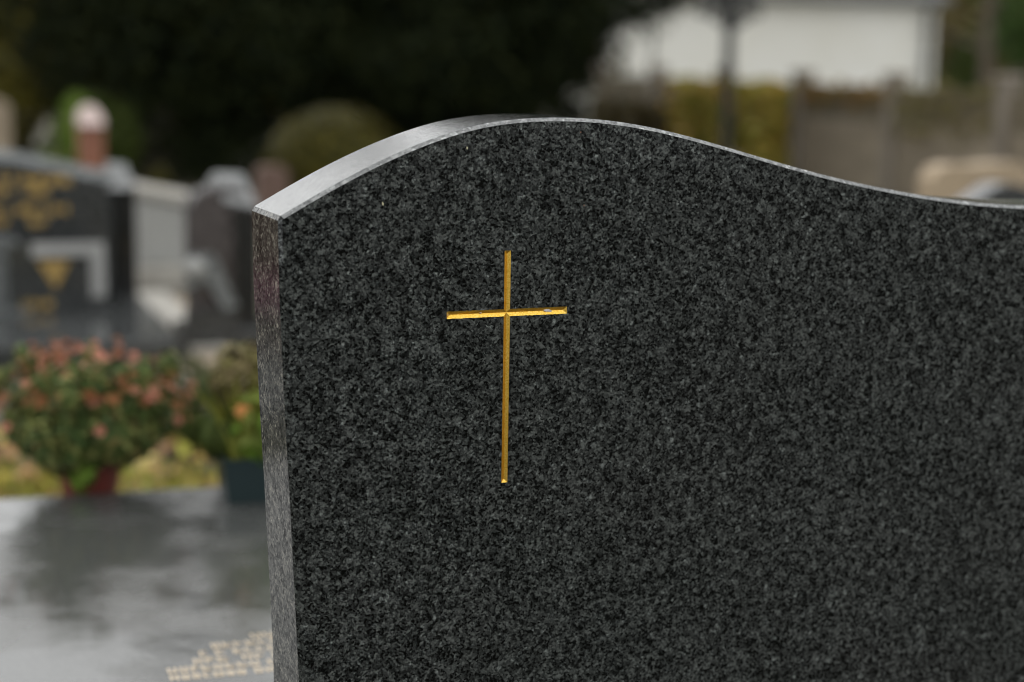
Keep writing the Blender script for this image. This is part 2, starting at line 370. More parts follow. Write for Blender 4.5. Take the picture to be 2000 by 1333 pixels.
def letters(mb, x0, x1, z, h, y, seed, flat=False):
    """rows of small upright strokes and bars, as far as the blur lets them be read"""
    g = random.Random(seed); x = x0; w = h * 0.17
    def st(a, b_, c, d):
        if flat: mb.box(a, b_, c, d, y, y + 0.0006)
        else: mb.box(a, b_, y - 0.0015, y, c, d)
    while x < x1 - h * 0.3:
        k = g.random(); cw = h * g.uniform(0.45, 0.7)
        if k < 0.14: x += h * 0.4; continue
        st(x, x + w, z, z + h)
        if k < 0.5: st(x + cw - w, x + cw, z, z + h)
        bars = g.sample([0.0, 0.45, 0.87], g.choice([1, 2]))
        for q in bars: st(x + w, x + cw - (w if k < 0.5 else 0), z + q * h, z + q * h + w)
        x += cw + h * 0.22
# ------------------------------------------------------------------ ground
mb = MB()
mb.poly([(-160, -60, 0), (160, -60, 0), (160, 240, 0), (-160, 240, 0)])
tag(mb.build('ground', M['ground']), kind='structure')
mb = MB()
mb.poly([(-1.60, 8.6, 0.004), (-2.3, 8.6, 0.004), (-0.9, 5.2, 0.004), (-0.2, 5.2, 0.004)])
tag(mb.build('path', M['path']), kind='structure')

# ------------------------------------------------------------------ the main headstone
H0 = (-0.0057, 1.7307, 0.0)
hs_ = thing('headstone', 'large dark speckled granite headstone with a wavy top and a thin gold cross', 'headstone', H0, 22.0)
top = [(-0.2386, 1.0917), (-0.1875, 1.1231), (-0.1486, 1.1421), (-0.1060, 1.1608), (-0.0584, 1.1763), (-0.0361, 1.1823), (-0.0087, 1.1869),
       (0.0303, 1.1897), (0.0756, 1.1901), (0.1162, 1.187), (0.1516, 1.1812), (0.1926, 1.1721), (0.2244, 1.1636), (0.2617, 1.1541), (0.2998, 1.1435),
       (0.3398, 1.1326), (0.3811, 1.1226), (0.4243, 1.1143), (0.4649, 1.1070), (0.5063, 1.0999), (0.5518, 1.0932), (0.598, 1.0888), (0.6412, 1.0862),
       (0.70, 1.0845), (0.76, 1.0838), (0.82, 1.0835), (0.88, 1.0832)]
def smooth_curve(p, it=2):
    for _ in range(it): # Chaikin-like refinement that keeps the ends
        q = [p[0]]
        for a, b_ in zip(p, p[1:]):
            q += [(0.75 * a[0] + 0.25 * b_[0], 0.75 * a[1] + 0.25 * b_[1]), (0.25 * a[0] + 0.75 * b_[0], 0.25 * a[1] + 0.75 * b_[1])]
        q.append(p[-1]); p = q
    return p
# light smoothing of the measured points first
tp = np.array(top)
for _ in range(3):
    tp[1:-1] = 0.25 * tp[:-2] + 0.5 * tp[1:-1] + 0.25 * tp[2:]
topc = smooth_curve([tuple(q) for q in tp], 2)
leftc = [(-0.216, 0.42), (-0.2200, 0.62), (-0.2226, 0.681), (-0.2249, 0.7338), (-0.2282, 0.8091), (-0.2302, 0.8458), (-0.2330, 0.9029), (-0.2350, 0.9542), (-0.2373, 1.0149), (-0.2384, 1.0887)]
SIDE_MI = 3
outline = leftc + topc[1:] + [(0.885, 1.078), (0.875, 0.42)]
T, CH = 0.115, 0.0036
mb = MB()
mb.prism(outline, 0.0, T, c=CH, mi=0, me=1, mf=2, fill=False, ms=SIDE_MI)
body_v, body_f, body_m = mb.v, mb.f, mb.m
# front face with the cross cut out of it
area = sum(outline[i][0] * outline[(i + 1) % len(outline)][1] - outline[(i + 1) % len(outline)][0] * outline[i][1] for i in range(len(outline)))
prof = outline if area > 0 else outline[::-1]
front = inset(prof, CH)
CX, CZ_ = 0.0, 0.9894
hw, hh = 0.0033, 0.0037           # half widths of the upright and of the bar
Lt, Lb, Ll, Lr = 0.0640, 0.1790, 0.0655, 0.0670
rj = random.Random(5)
def edge(p, q, n):
    """a slightly chipped cut edge from p to q, without its last point"""
    out = [p]
    for i in range(1, n):
        f = i / n; dx, dz = q[0] - p[0], q[1] - p[1]; l = math.hypot(dx, dz); j = rj.gauss(0, 0.00012)
        out.append((p[0] + dx * f - dz / l * j, p[1] + dz * f + dx / l * j))
    return out
x0, x1, z0, z1 = CX - hw, CX + hw, CZ_ - hh, CZ_ + hh
cor = [(x0, CZ_ + Lt), (x0, z1), (CX - Ll, z1), (CX - Ll, z0), (x0, z0), (x0, CZ_ - Lb), (x1, CZ_ - Lb), (x1, z0), (CX + Lr, z0), (CX + Lr, z1), (x1, z1), (x1, CZ_ + Lt)]
segs = [edge(cor[i], cor[(i + 1) % 12], max(2, int(math.dist(cor[i], cor[(i + 1) % 12]) / 0.0012))) for i in range(12)]
hole = [p for s_ in segs for p in s_]
bm = bmesh.new()
def loop(pts):
    vv = [bm.verts.new((x, 0.0, z)) for x, z in pts]
    return [bm.edges.new((vv[i], vv[(i + 1) % len(vv)])) for i in range(len(vv))]
ed = loop(front) + loop(hole)
bmesh.ops.triangle_fill(bm, use_beauty=True, use_dissolve=False, edges=ed, normal=(0, -1, 0))
# drop anything that filled the cut itself
def in_cross(x, z): return (x0 + 1e-4 < x < x1 - 1e-4 and CZ_ - Lb < z < CZ_ + Lt) or (CX - Ll < x < CX + Lr and z0 + 1e-4 < z < z1 - 1e-4)
bad = [f for f in bm.faces if in_cross(f.calc_center_median().x, f.calc_center_median().z)]
bmesh.ops.delete(bm, geom=bad, context='FACES')
bm.verts.index_update(); k = len(body_v)
body_v += [tuple(v.co) for v in bm.verts]
for f in bm.faces: body_f.append([k + v.index for v in f.verts]); body_m.append(2)
bm.free()
o = mb.build('stone_slab', [M['wet'], M['honed'], M['polished'], M['side']], hs_, smooth=25)
# gilded V groove
g = MB(); DV = 0.0021
ctr = (CX, DV, CZ_)
valley = {'t': (CX, DV, CZ_ + Lt - hw), 'b': (CX, DV, CZ_ - Lb + hw), 'l': (CX - Ll + hh, DV, CZ_), 'r': (CX + Lr - hh, DV, CZ_)}
def P3(p): return (p[0], -0.00015, p[1])
def facet(seg, end, va, vb): g.poly([P3(p) for p in seg] + [P3(end), vb, va] if vb != va else [P3(p) for p in seg] + [P3(end), va])
nx = lambda i: cor[(i + 1) % 12]
facet(segs[0], nx(0), valley['t'], ctr); facet(segs[1], nx(1), ctr, valley['l']); facet(segs[2], nx(2), valley['l'], valley['l'])
facet(segs[3], nx(3), valley['l'], ctr); facet(segs[4], nx(4), ctr, valley['b']); facet(segs[5], nx(5), valley['b'], valley['b'])
facet(segs[6], nx(6), valley['b'], ctr); facet(segs[7], nx(7), ctr, valley['r']); facet(segs[8], nx(8), valley['r'], valley['r'])
facet(segs[9], nx(9), valley['r'], ctr); facet(segs[10], nx(10), ctr, valley['t']); facet(segs[11], nx(11), valley['t'], valley['t'])
# facets are listed as: edge (outer to inner), then the valley back; fix the order of the last two points per facet
gm = bpy.data.meshes.new('cross'); bm = bmesh.new()
for f in g.f:
    pts = [g.v[i] for i in f]
    bm.faces.new([bm.verts.new(p) for p in pts])
bmesh.ops.triangulate(bm, faces=bm.faces)
bmesh.ops.recalc_face_normals(bm, faces=bm.faces)
for f in bm.faces:
    if f.normal.y > 0: f.normal_flip()
bm.to_mesh(gm); bm.free(); gm.materials.append(M['gold'])
tag(link('cross', gm, hs_), 'thin V-cut latin cross lined with gold leaf')
# flecks and chips on the polished face
def fleck(x, z, s, seed):
    gr = random.Random(seed); mb = MB()
    pts = [(x + s * gr.uniform(0.35, 0.6) * math.cos(a) * 0.7, z + s * gr.uniform(0.4, 1.0) * math.sin(a)) for a in [i * math.pi / 4 for i in range(8)]]
    mb.prism(pts, -0.0004, 0.0006); return mb
M['chip'] = simple('pale_lichen', (0.45, 0.42, 0.27), (0.6, 0.56, 0.38), 400, 0.8)
M['rustspot'] = simple('rust_spot', (0.12, 0.05, 0.025), (0.2, 0.08, 0.04), 400, 0.8)
fleck(-0.0455, 1.1575, 0.0022, 1).build('lichen_speck', M['chip'], hs_)
fleck(-0.1335, 1.1035, 0.0024, 2).build('lichen_speck', M['chip'], hs_)
fleck(0.084, 1.098, 0.0016, 3).build('rust_speck', M['rustspot'], hs_)
fleck(0.0785, 1.173, 0.0014, 4).build('rust_speck', M['rustspot'], hs_)
M['bare'] = simple('bare_pale_stone', (0.5, 0.47, 0.48), (0.62, 0.6, 0.6), 300, 0.7)
for i, (cx, cz, s_) in enumerate([(0.045, 0.9898, 0.0028), (0.0485, 0.9889, 0.002), (-0.0285, 0.9902, 0.0009), (-0.0645, 0.9895, 0.0012)]):
    gr = random.Random(20 + i); mb = MB()
    mb.prism([(cx + 1.5 * s_ * gr.uniform(0.6, 1) * math.cos(q * 0.9), cz + 0.55 * s_ * gr.uniform(0.6, 1) * math.sin(q * 0.9)) for q in range(7)], 0.0008, 0.0026); mb.build('gilding_chip', M['bare'], hs_)
mb = MB(); mb.box(-0.32, 0.98, -0.10, 0.21, 0.26, 0.42, bev=0.008); mb.build('plinth', M['wet'], hs_)
mb = MB(); mb.box(-0.36, 1.02, -0.14, 0.23, 0.0, 0.26, bev=0.008); mb.build('base', M['wet'], hs_)

# ------------------------------------------------------------------ wet ledger slab behind it, lower left
LEDGER_RZ = 17.5
lg = thing('ledger_slab', 'wide wet grey granite ledger slab lying flat at lower left, with pale gold inscription', 'grave slab', (-0.76, 3.215, 0.0), LEDGER_RZ)
lg.rotation_euler = (R(-1.6), 0, R(LEDGER_RZ))
mb = MB(); mb.box(-0.95, 0.62, -1.36, 0.0, 0.28, 0.40, bev=0.006); mb.build('slab', M['ledger'], lg)
mb = MB(); mb.box(-0.90, 0.57, -1.32, -0.05, 0.0, 0.28); mb.build('kerb', M['grave_dark'], lg)
mb = MB(); mb.box(-0.85, 0.5, 0.004, 0.135, 0.0, 0.352, bev=0.006); mb.build('rear_kerb', M['grave_dark'], lg)
mb = MB()
for i, (xa, xb, y) in enumerate([(0.11, 0.36, -0.985), (0.05, 0.36, -1.015), (0.03, 0.36, -1.045), (0.01, 0.36, -1.075), (-0.02, 0.36, -1.105), (-0.02, 0.36, -1.135)]):
    letters(mb, xa, xb, y, 0.020, 0.4002, 40 + i, flat=True)
tag(mb.build('inscription', M['gold_pale'], lg), kind='stuff')

# ------------------------------------------------------------------ dark monument at left
mo = thing('monument', 'charcoal granite monument with gold lettering and a flat slab in front, at the left edge', 'gravestone', (-1.7515, 7.8173, 0.0), 20.0)
prof = [(-1.25, 0.12), (-1.25, 0.65), (-1.20, 0.69), (-1.11, 0.707), (-0.95, 0.74), (-0.80, 0.776), (-0.70, 0.793), (-0.62, 0.797), (-0.54, 0.791), (-0.442, 0.772), (-0.287, 0.735), (-0.17, 0.708), (-0.062, 0.69), (-0.062, 0.12)]
mb = MB(); mb.prism(prof, -0.02, 0.13, c=0.04, mi=0, me=1, mf=2); mb.build('tablet', [M['grave_grey'], M['grave_grey'], M['grave_dark']], mo, smooth=25)
for sx in (0, 1):
    xa = -0.06 if sx == 0 else -1.262
    mb = MB(); mb.prism([(xa, 0.12), (xa + 0.072, 0.12), (xa + 0.072, 0.618), (xa, 0.618)], -0.03, 0.14); mb.build('pilaster', M['grave_black'], mo)
    mb = MB() # sloped cap
    xq = xa - 0.05 if sx == 0 else xa
    A = [(xq, -0.035, 0.62), (xq + 0.125, -0.035, 0.62), (xq + 0.125, 0.145, 0.62), (xq, 0.145, 0.62)]
    B = [(xq + 0.01, 0.07, 0.735), (xq + 0.095, 0.07, 0.725), (xq + 0.095, 0.12, 0.725), (xq + 0.01, 0.12, 0.735)]
    mb.poly(A[::-1]); mb.poly(B)
    for i in range(4): mb.poly([A[i], A[(i + 1) % 4], B[(i + 1) % 4], B[i]])
    mb.build('cap', M['honed'], mo)
mb = MB(); mb.box(-1.42, 0.03, -1.22, 0.16, 0.0, 0.12, bev=0.01); mb.build('slab', M['grave_slab'], mo)
for i, (xa, xb, z, h) in enumerate([(-0.72, -0.52, 0.655, 0.036), (-0.485, -0.275, 0.645, 0.036), (-0.47, -0.36, 0.595, 0.036), (-0.70, -0.53, 0.60, 0.036),
                                    (-0.72, -0.54, 0.515, 0.034), (-0.51, -0.275, 0.515, 0.034), (-0.47, -0.36, 0.462, 0.034), (-0.71, -0.55, 0.462, 0.034)]):
    mb = MB(); letters(mb, xa, xb, z, h, -0.0205, 60 + i); tag(mb.build('inscription', M['gold_paint'], mo), kind='stuff')
# plaques standing on its slab
pq = thing('memorial_plaque', 'small dark memorial plaque with a pale grey border and gold emblem, on the left slab', 'plaque', (-1.7515, 7.4, 0.12), 20.0)
mb = MB(); mb.prism([(-0.44, 0.0), (-0.03, 0.0), (-0.03, 0.30), (-0.44, 0.30)], 0.0, 0.035, c=0.004); mb.build('panel', M['grave_slab'], pq)
mb = MB(); mb.box(-0.34, -0.03, -0.012, -0.001, 0.245, 0.30); mb.build('border', M['frame_pale'], pq)
mb = MB(); mb.box(-0.092, -0.03, -0.012, -0.001, 0.06, 0.243); mb.build('border', M['frame_pale'], pq)
mb = MB(); mb.prism([(-0.315, 0.225), (-0.18, 0.222), (-0.24, 0.10)], -0.004, -0.001); mb.build('emblem', M['gold_dim'], pq)
mb = MB(); letters(mb, -0.38, -0.25, 0.022, 0.03, -0.0005, 77); tag(mb.build('inscription', M['gold_paint'], pq), kind='stuff')
pq2 = thing('memorial_plaque', 'plain mid-grey plaque cut by the left edge of the picture, left of the bordered plaque', 'plaque', (-2.08, 7.30, 0.12), 20.0)
mb = MB(); mb.prism([(-0.32, 0.0), (-0.03, 0.0), (-0.03, 0.29), (-0.08, 0.33), (-0.32, 0.33)], 0.0, 0.03, c=0.006); mb.build('panel', M['grave_grey'], pq2)
mb = MB(); mb.box(-0.36, 0.0, -0.03, 0.06, -0.0, 0.02); mb.build('foot', M['grave_grey'], pq2)

# pale kerb running along its right side
kb = thing('grave_kerb', 'pale concrete kerb beside the left monument slab', 'kerb', (-1.60, 7.78, 0.0), 20.0)
mb = MB(); mb.box(-0.04, 0.12, -0.95, 0.75, 0.0, 0.05, bev=0.008); mb.build('kerb_stone', M['concrete_pale'], kb)
mb = MB(); mb.box(-0.04, 0.12, -1.75, -0.955, 0.0, 0.03, bev=0.008); mb.build('kerb_stone', M['path'], kb)

# ------------------------------------------------------------------ pale tomb and dark stele beside the headstone's left edge
pt = thing('tomb', 'pale grey stone tomb with a sloping top behind the dark monument', 'tomb', (-1.9, 9.0, 0.0), 20.0)
mb = MB(); mb.prism([(-0.62, 0.12), (-0.62, 0.49), (-0.15, 0.50), (0.235, 0.42), (0.235, 0.12)], 0.0, 0.55, c=0.01); mb.build('block', M['grave_light'], pt)
mb = MB(); mb.prism([(-0.66, 0.495), (-0.66, 0.535), (-0.15, 0.548), (0.25, 0.468), (0.25, 0.425), (-0.15, 0.508)], -0.03, 0.58); mb.build('coping', M['concrete_pale'], pt)
mb = MB(); mb.box(-0.70, 0.31, -0.16, 0.60, 0.0, 0.12, bev=0.01); mb.build('base', M['concrete_pale'], pt)

ds = thing('gravestone', 'dark maroon granite gravestone with a bright sloping top, just left of the big headstone', 'gravestone', (-1.2849, 7.0328, 0.0), 20.0)
mb = MB(); mb.prism([(-0.05, 0.11), (-0.05, 0.615), (-0.03, 0.66), (0.05, 0.695), (0.13, 0.70), (0.19, 0.66), (0.215, 0.615), (0.215, 0.11)], 0.0, 0.16, c=0.008); mb.build('tablet', M['grave_maroon'], ds)
mb = MB()
A = [(0.06, -0.012, 0.60), (0.21, -0.012, 0.60), (0.21, -0.001, 0.60), (0.06, -0.001, 0.60)]
mb.prism([(0.13, 0.11), (0.225, 0.11), (0.225, 0.60), (0.13, 0.60)], -0.03, -0.001); mb.build('pilaster', M['grave_black'], ds)
mb = MB()
A = [(0.085, -0.034, 0.635), (0.23, -0.034, 0.603), (0.235, 0.162, 0.62), (0.045, 0.162, 0.70)]
B = [(0.075, 0.08, 0.742), (0.185, 0.08, 0.738), (0.185, 0.15, 0.738), (0.075, 0.15, 0.742)]
mb.poly(A[::-1]); mb.poly(B)
for i in range(4): mb.poly([A[i], A[(i + 1) % 4], B[(i + 1) % 4], B[i]])
mb.build('cap', M['honed'], ds)
mb = MB(); mb.box(-0.10, 0.30, -0.10, 0.22, 0.0, 0.11, bev=0.008); mb.build('base', M['grave_dark'], ds)
sp = thing('memorial_plaque', 'pale grey slanted plaque leaning against the dark maroon gravestone', 'plaque', (-1.26, 6.97, 0.11), 20.0)
mb = MB(); mb.prism([(-0.085, 0.17), (-0.09, 0.30), (-0.02, 0.315), (0.03, 0.31), (0.125, 0.10), (0.07, 0.08), (0.0, 0.20)], -0.02, 0.01); mb.build('panel', M['grave_grey'], sp)
mb = MB(); mb.lathe([(0.0, 0.225), (0.03, 0.235), (0.042, 0.265), (0.03, 0.295), (0.0, 0.305)], 14, (-0.055, -0.05)); mb.build('medallion', M['grave_light'], sp, smooth=60)
mb = MB(); mb.box(-0.09, 0.12, -0.03, 0.02, 0.0, 0.085); mb.build('foot', M['grave_dark'], sp)
gb = thing('stone_block', 'low grey granite block on the ground behind the flower pots', 'stone', (-1.13, 6.08, 0.0), 20.0)
mb = MB(); mb.box(-0.09, 0.11, -0.06, 0.10, 0.0, 0.06, bev=0.01); mb.build('block', M['grave_light'], gb)

# ------------------------------------------------------------------ chrysanthemums in a red pot
def flower_mesh(name, mat, r=0.014, petals=11, seed=0):
    gr = random.Random(seed); mb = MB()
    for ring, (rr, zt, n) in enumerate([(1.0, 0.15, petals), (0.72, 0.45, petals - 2), (0.42, 0.7, petals - 5)]):
        for i in range(n):
            a = 2 * math.pi * (i + 0.5 * ring) / n + gr.uniform(-0.15, 0.15); w = 2 * math.pi / n * 0.42; q = rr * r * gr.uniform(0.85, 1.1)
            c0, c1 = math.cos(a), math.sin(a); z = r * zt
            mb.poly([(c0 * q * 0.15, c1 * q * 0.15, z * 0.3), (math.cos(a - w) * q * 0.7, math.sin(a - w) * q * 0.7, z * 0.75), (c0 * q, c1 * q, z), (math.cos(a + w) * q * 0.7, math.sin(a + w) * q * 0.7, z * 0.75)])
    me = bpy.data.meshes.new(name); me.from_pydata(mb.v, [], mb.f); me.materials.append(mat)
    return me
def set_flowers(meshes, parent, spots, name='flower'):
    for i, (p, nrm, sc) in enumerate(spots):
        o = link(name, meshes[i % len(meshes)], parent, p)
        o.rotation_euler = Vector(nrm).to_track_quat('Z', 'Y').to_euler(); o.scale = (sc, sc, sc)
def pot(parent, r, h, mat):
    mb = MB(); mb.lathe([(0.0, 0.0), (r * 0.74, 0.0), (r * 0.93, h * 0.86), (r * 1.03, h * 0.86), (r * 1.03, h), (r * 0.94, h), (r * 0.9, h * 0.9)], 28); mb.build('pot', mat, parent, smooth=40)
    mb = MB(); mb.lathe([(r * 0.9, h * 0.88), (r * 0.4, h * 0.93), (0.0, h * 0.95)], 20); mb.build('soil', M['soil'], parent, smooth=60)
mu = thing('potted_chrysanthemum', 'chrysanthemum bush with salmon pink flowers in a red pot on the ledger slab', 'potted plant', (-0.828, 3.268, 0.372))
pot(mu, 0.066, 0.085, M['pot_red'])
g2 = np.random.default_rng(21)
foliage('foliage', 4600, 0.168, 0.145, 0.122, 0.163, 0.026, M['mumleaf'], mu, 21, zmin=0.060, kind='stuff', inner=0.35, taper=0.24)
mb = MB()
for i in range(26):
    a = g2.uniform(0, 6.28); rr = g2.uniform(0.05, 0.15); mb.tube([(0.015 * math.cos(a), 0.015 * math.sin(a), 0.07), (rr * 0.6 * math.cos(a), rr * 0.6 * math.sin(a), 0.14), (rr * math.cos(a), rr * math.sin(a), 0.24 - rr * 0.4)], 0.0022, 5)
mb.build('stems', M['stem'], mu)
for i in range(14):
    a = g2.uniform(0, 6.28); rr = g2.uniform(0.15, 0.2); zz = 0.165 + math.sqrt(max(0, 1 - (rr / 0.24) ** 2)) * 0.13
    foliage('sprig', 60, 0.022, 0.022, 0.035, 0.0, 0.022, M['mumleaf'], mu, 400 + i, zmin=-1, kind='stuff', inner=0.2, loc=(rr * math.cos(a), rr * math.sin(a) * 0.9, zz))
foliage('sprig', 90, 0.03, 0.02, 0.04, 0.0, 0.028, M['bright'], mu, 430, zmin=-1, kind='stuff', inner=0.2, loc=(0.005, -0.075, 0.075))
fm = [flower_mesh('flower', M['salmon'], 0.015, 12, 1), flower_mesh('flower', M['rust'], 0.013, 11, 2), flower_mesh('flower', M['salmon'], 0.012, 10, 3), flower_mesh('flower', M['rust'], 0.015, 12, 4)]
spots = []
while len(spots) < 165:
    d = g2.normal(0, 1, 3); d /= np.linalg.norm(d)
    if d[2] < 0.0 or (d[2] < 0.38 and g2.random() < 0.62): continue
    k = 1.0 + g2.uniform(-0.10, 0.10) + (0.14 if g2.random() < 0.18 else 0)
    spots.append(((d[0] * 0.19 * k, d[1] * 0.17 * k, 0.165 + d[2] * 0.138 * k), (d[0], d[1] - 0.1, d[2] + 0.5), g2.uniform(0.7, 1.15)))
set_flowers(fm, mu, spots)

# ------------------------------------------------------------------ teal planter box
tp_ = thing('planter_box', 'teal plastic planter box with yellow green leaves and one orange flower, against the big headstone', 'planter', (-0.556, 3.183, 0.399), LEDGER_RZ)
mb = MB()
zt = 0.092
a0 = [(0.008, -0.062), (0.40, -0.062), (0.40, 0.062), (0.008, 0.062)]; a1 = [(-0.004, -0.074), (0.412, -0.074), (0.412, 0.074), (-0.004, 0.074)]; a2 = [(0.006, -0.064), (0.402, -0.064), (0.402, 0.064), (0.006, 0.064)]
mb.poly([(x, y, 0.0) for x, y in a0][::-1])
for A, za, B, zb in ((a0, 0.0, a1, zt), (a1, zt, a2, zt), (a2, zt, a2, zt - 0.02)):
    for i in range(4): mb.poly([(*A[i], za), (*A[(i + 1) % 4], za), (*B[(i + 1) % 4], zb), (*B[i], zb)])
mb.build('trough', M['teal'], tp_)
mb = MB(); mb.poly([(0.006, -0.064, zt - 0.019), (0.402, -0.064, zt - 0.019), (0.402, 0.064, zt - 0.019), (0.006, 0.064, zt - 0.019)]); mb.build('soil', M['soil'], tp_)
def blades(name, n, x0_, x1_, y0_, y1_, zb, h, w, mat, parent, seed, lean=0.5, kind=None):
    gr = np.random.default_rng(seed); v = []; f = []
    for i in range(n):
        x, y = gr.uniform(x0_, x1_), gr.uniform(y0_, y1_); a = gr.uniform(0, 6.28); hh_ = h * gr.uniform(0.45, 1.1); l = hh_ * gr.uniform(0, lean); b_ = gr.uniform(0, 6.28)
        dx, dy = math.cos(a) * w / 2, math.sin(a) * w / 2; lx, ly = math.cos(b_) * l, math.sin(b_) * l; k = len(v)
        v += [(x - dx, y - dy, zb), (x + dx, y + dy, zb), (x + lx * 0.4 + dx * 0.9, y + ly * 0.4 + dy * 0.9, zb + hh_ * 0.6), (x + lx * 0.4 - dx * 0.9, y + ly * 0.4 - dy * 0.9, zb + hh_ * 0.6), (x + lx, y + ly, zb + hh_)]
        f += [[k, k + 1, k + 2, k + 3], [k + 3, k + 2, k + 4]]
    me = bpy.data.meshes.new(name); me.from_pydata(v, [], f); me.materials.append(mat)
    o = link(name, me, parent)
    if kind: o['kind'] = kind
    return o
blades('leaves', 420, 0.02, 0.39, -0.05, 0.05, zt - 0.02, 0.20, 0.013, M['yellowleaf'], tp_, 5, 0.55, 'stuff')
foliage('foliage', 650, 0.10, 0.07, 0.085, 0.150, 0.030, M['bright'], tp_, 33, zmin=0.05, kind='stuff', loc=(0.10, -0.02, 0))
foliage('foliage', 500, 0.07, 0.06, 0.06, 0.24, 0.026, M['brownleaf'], tp_, 35, zmin=0.05, kind='stuff', loc=(0.05, 0.02, 0))
o = foliage('foliage', 500, 0.055, 0.06, 0.05, 0.13, 0.024, M['darkleaf'], tp_, 34, zmin=0.05, kind='stuff', loc=(0.01, 0.02, 0))
fo = flower_mesh('flower', M['orange'], 0.017, 12, 9)
set_flowers([fo], tp_, [((0.035, -0.06, 0.185), (-0.1, -1, 0.6), 1.0)])

# dark plant and grass on the ground behind the ledger
dp = thing('heather', 'low dark green heather plant growing on the ground between the two flower containers', 'plant', (-0.965, 5.25, 0.0))
foliage('foliage', 2200, 0.17, 0.14, 0.14, 0.13, 0.03, M['darkleaf'], dp, 41, kind='stuff')
mb = MB()
for i in range(9): a = i * 0.7; mb.tube([(0, 0, 0), (0.08 * math.cos(a), 0.08 * math.sin(a), 0.1), (0.12 * math.cos(a), 0.1 * math.sin(a), 0.2)], 0.004, 5)
mb.build('stems', M['stem'], dp)
o = blades('grass', 10000, -2.8, 0.1, 3.5, 4.85, 0.0, 0.09, 0.014, M['grass'], None, 50, 0.9, 'stuff')
p = np.column_stack([g2.uniform(-2.2, -0.1, 900), g2.uniform(3.7, 5.3, 900), g2.uniform(0.02, 0.06, 900)])
o = link('fallen_leaves', leaf_mesh('fallen_leaves', p, np.tile([0, 0, 1.0], (900, 1)), 0.07, M['fallen'], asp=0.7, seed=8)); o['kind'] = 'stuff'

# ------------------------------------------------------------------ graves farther back
def stele(name, label, loc, rz, prof, t_, mat, base=None, c=0.008, caps=None, cat='gravestone', group=None):
    s_ = thing(name, label, cat, loc, rz, group)
    mb = MB(); mb.prism(prof, 0, t_, c=c); mb.build('tablet', mat, s_, smooth=30)
    if base: mb = MB(); mb.box(*base, bev=0.008); mb.build('base', mat, s_)
    return s_
rs = thing('pillar_gravestone', 'narrow red-brown granite pillar with a rounded cap coloured pale pink as sky-lit, behind the left monument', 'gravestone', (-2.96, 12.0, 0.0), 20.0)
mb = MB(); mb.box(-0.088, 0.08, -0.02, 0.14, 0.09, 0.72, bev=0.004); mb.build('shaft', M['grave_rose'], rs)
mb = MB()
ca = [(-0.092, 0.722), (0.082, 0.722)] + [(-0.005 + 0.087 * math.cos(a), 0.74 + 0.12 * math.sin(a)) for a in [R(q) for q in range(0, 181, 12)]]
k = len(ca); 
for y, dz in ((-0.07, -0.0), (0.15, 0.0)):
    mb.v += [(x, y + (0.15 * (z - 0.722) / 0.133 if y < 0 else 0), z) for x, z in ca]
for i in range(k): mb.f.append([i, (i + 1) % k, k + (i + 1) % k, k + i]); mb.m.append(0)
mb.f.append(list(range(k))[::-1]); mb.m.append(0); mb.f.append([k + i for i in range(k)]); mb.m.append(0)
mb.build('cap', M['grave_rose_skylit'], rs, smooth=30)
mb = MB(); mb.box(-0.18, 0.17, -0.08, 0.22, 0.0, 0.09, bev=0.008); mb.build('base', M['grave_rose'], rs)
arch = lambda w, h, r_=0.5: [(-w / 2, 0.0), (-w / 2, h - w * r_ * 0.5)] + [(-w / 2 * math.cos(R(q)), h - w * r_ * 0.5 + w * r_ * 0.5 * math.sin(R(q))) for q in range(15, 180, 15)] + [(w / 2, h - w * r_ * 0.5), (w / 2, 0.0)]
stele('gravestone', 'tan stone pillar cut by the left edge of the picture', (-4.33, 14.0, 0.0), 12.0, arch(0.40, 0.84), 0.2, M['path'], (-0.3, 0.3, -0.06, 0.26, -0.01, 0.12))
stele('gravestone', 'dim brown gravestone in the tree shade, right of the red pillar', (-3.36, 16.6, 0.0), 20.0, arch(0.24, 0.70, 0.3), 0.15, M['stone_shaded'], (-0.2, 0.2, -0.06, 0.2, -0.01, 0.1))
stele('gravestone', 'squat brown gravestone under the yews, left of the dim arched one', (-3.55, 16.3, 0.0), 20.0, arch(0.5, 0.50, 0.3), 0.15, M['stone_shaded'], (-0.3, 0.3, -0.06, 0.2, -0.01, 0.1))
stele('gravestone', 'dim brownish gravestone in deep shade under the rightmost yew', (-0.72, 17.3, 0.0), 20.0, arch(0.46, 0.80, 0.25), 0.16, M['stone_shaded'], (-0.3, 0.3, -0.06, 0.22, -0.01, 0.1))
stele('gravestone', 'small reddish stone at the foot of the round bush', (-1.72, 12.2, 0.0), 20.0, arch(0.22, 0.44, 0.3), 0.14, M['rose_dull'], (-0.18, 0.18, -0.06, 0.2, -0.01, 0.08))
# right side
tn = [(-0.24, 0.0), (-0.25, 0.64), (-0.21, 0.70), (-0.14, 0.722), (-0.06, 0.720), (0.0, 0.714), (0.07, 0.720), (0.15, 0.728), (0.26, 0.728), (0.34, 0.70), (0.36, 0.64), (0.36, 0.0)]
stele('gravestone', 'tan sandstone gravestone with a gently waved top by the concrete wall', (2.42, 9.0, 0.0), 20.0, tn, 0.16, M['grave_tan'], (-0.36, 0.38, -0.06, 0.22, -0.01, 0.1))
stele('gravestone', 'dark grey gravestone with a pointed top in front of the tan one', (2.06, 7.1, 0.0), 20.0, [(-0.30, 0.0), (-0.30, 0.64), (-0.18, 0.675), (-0.06, 0.745), (0.0, 0.755), (0.06, 0.745), (0.18, 0.70), (0.30, 0.66), (0.30, 0.0)], 0.14, M['grave_dark'], (-0.4, 0.4, -0.06, 0.2, -0.01, 0.1))

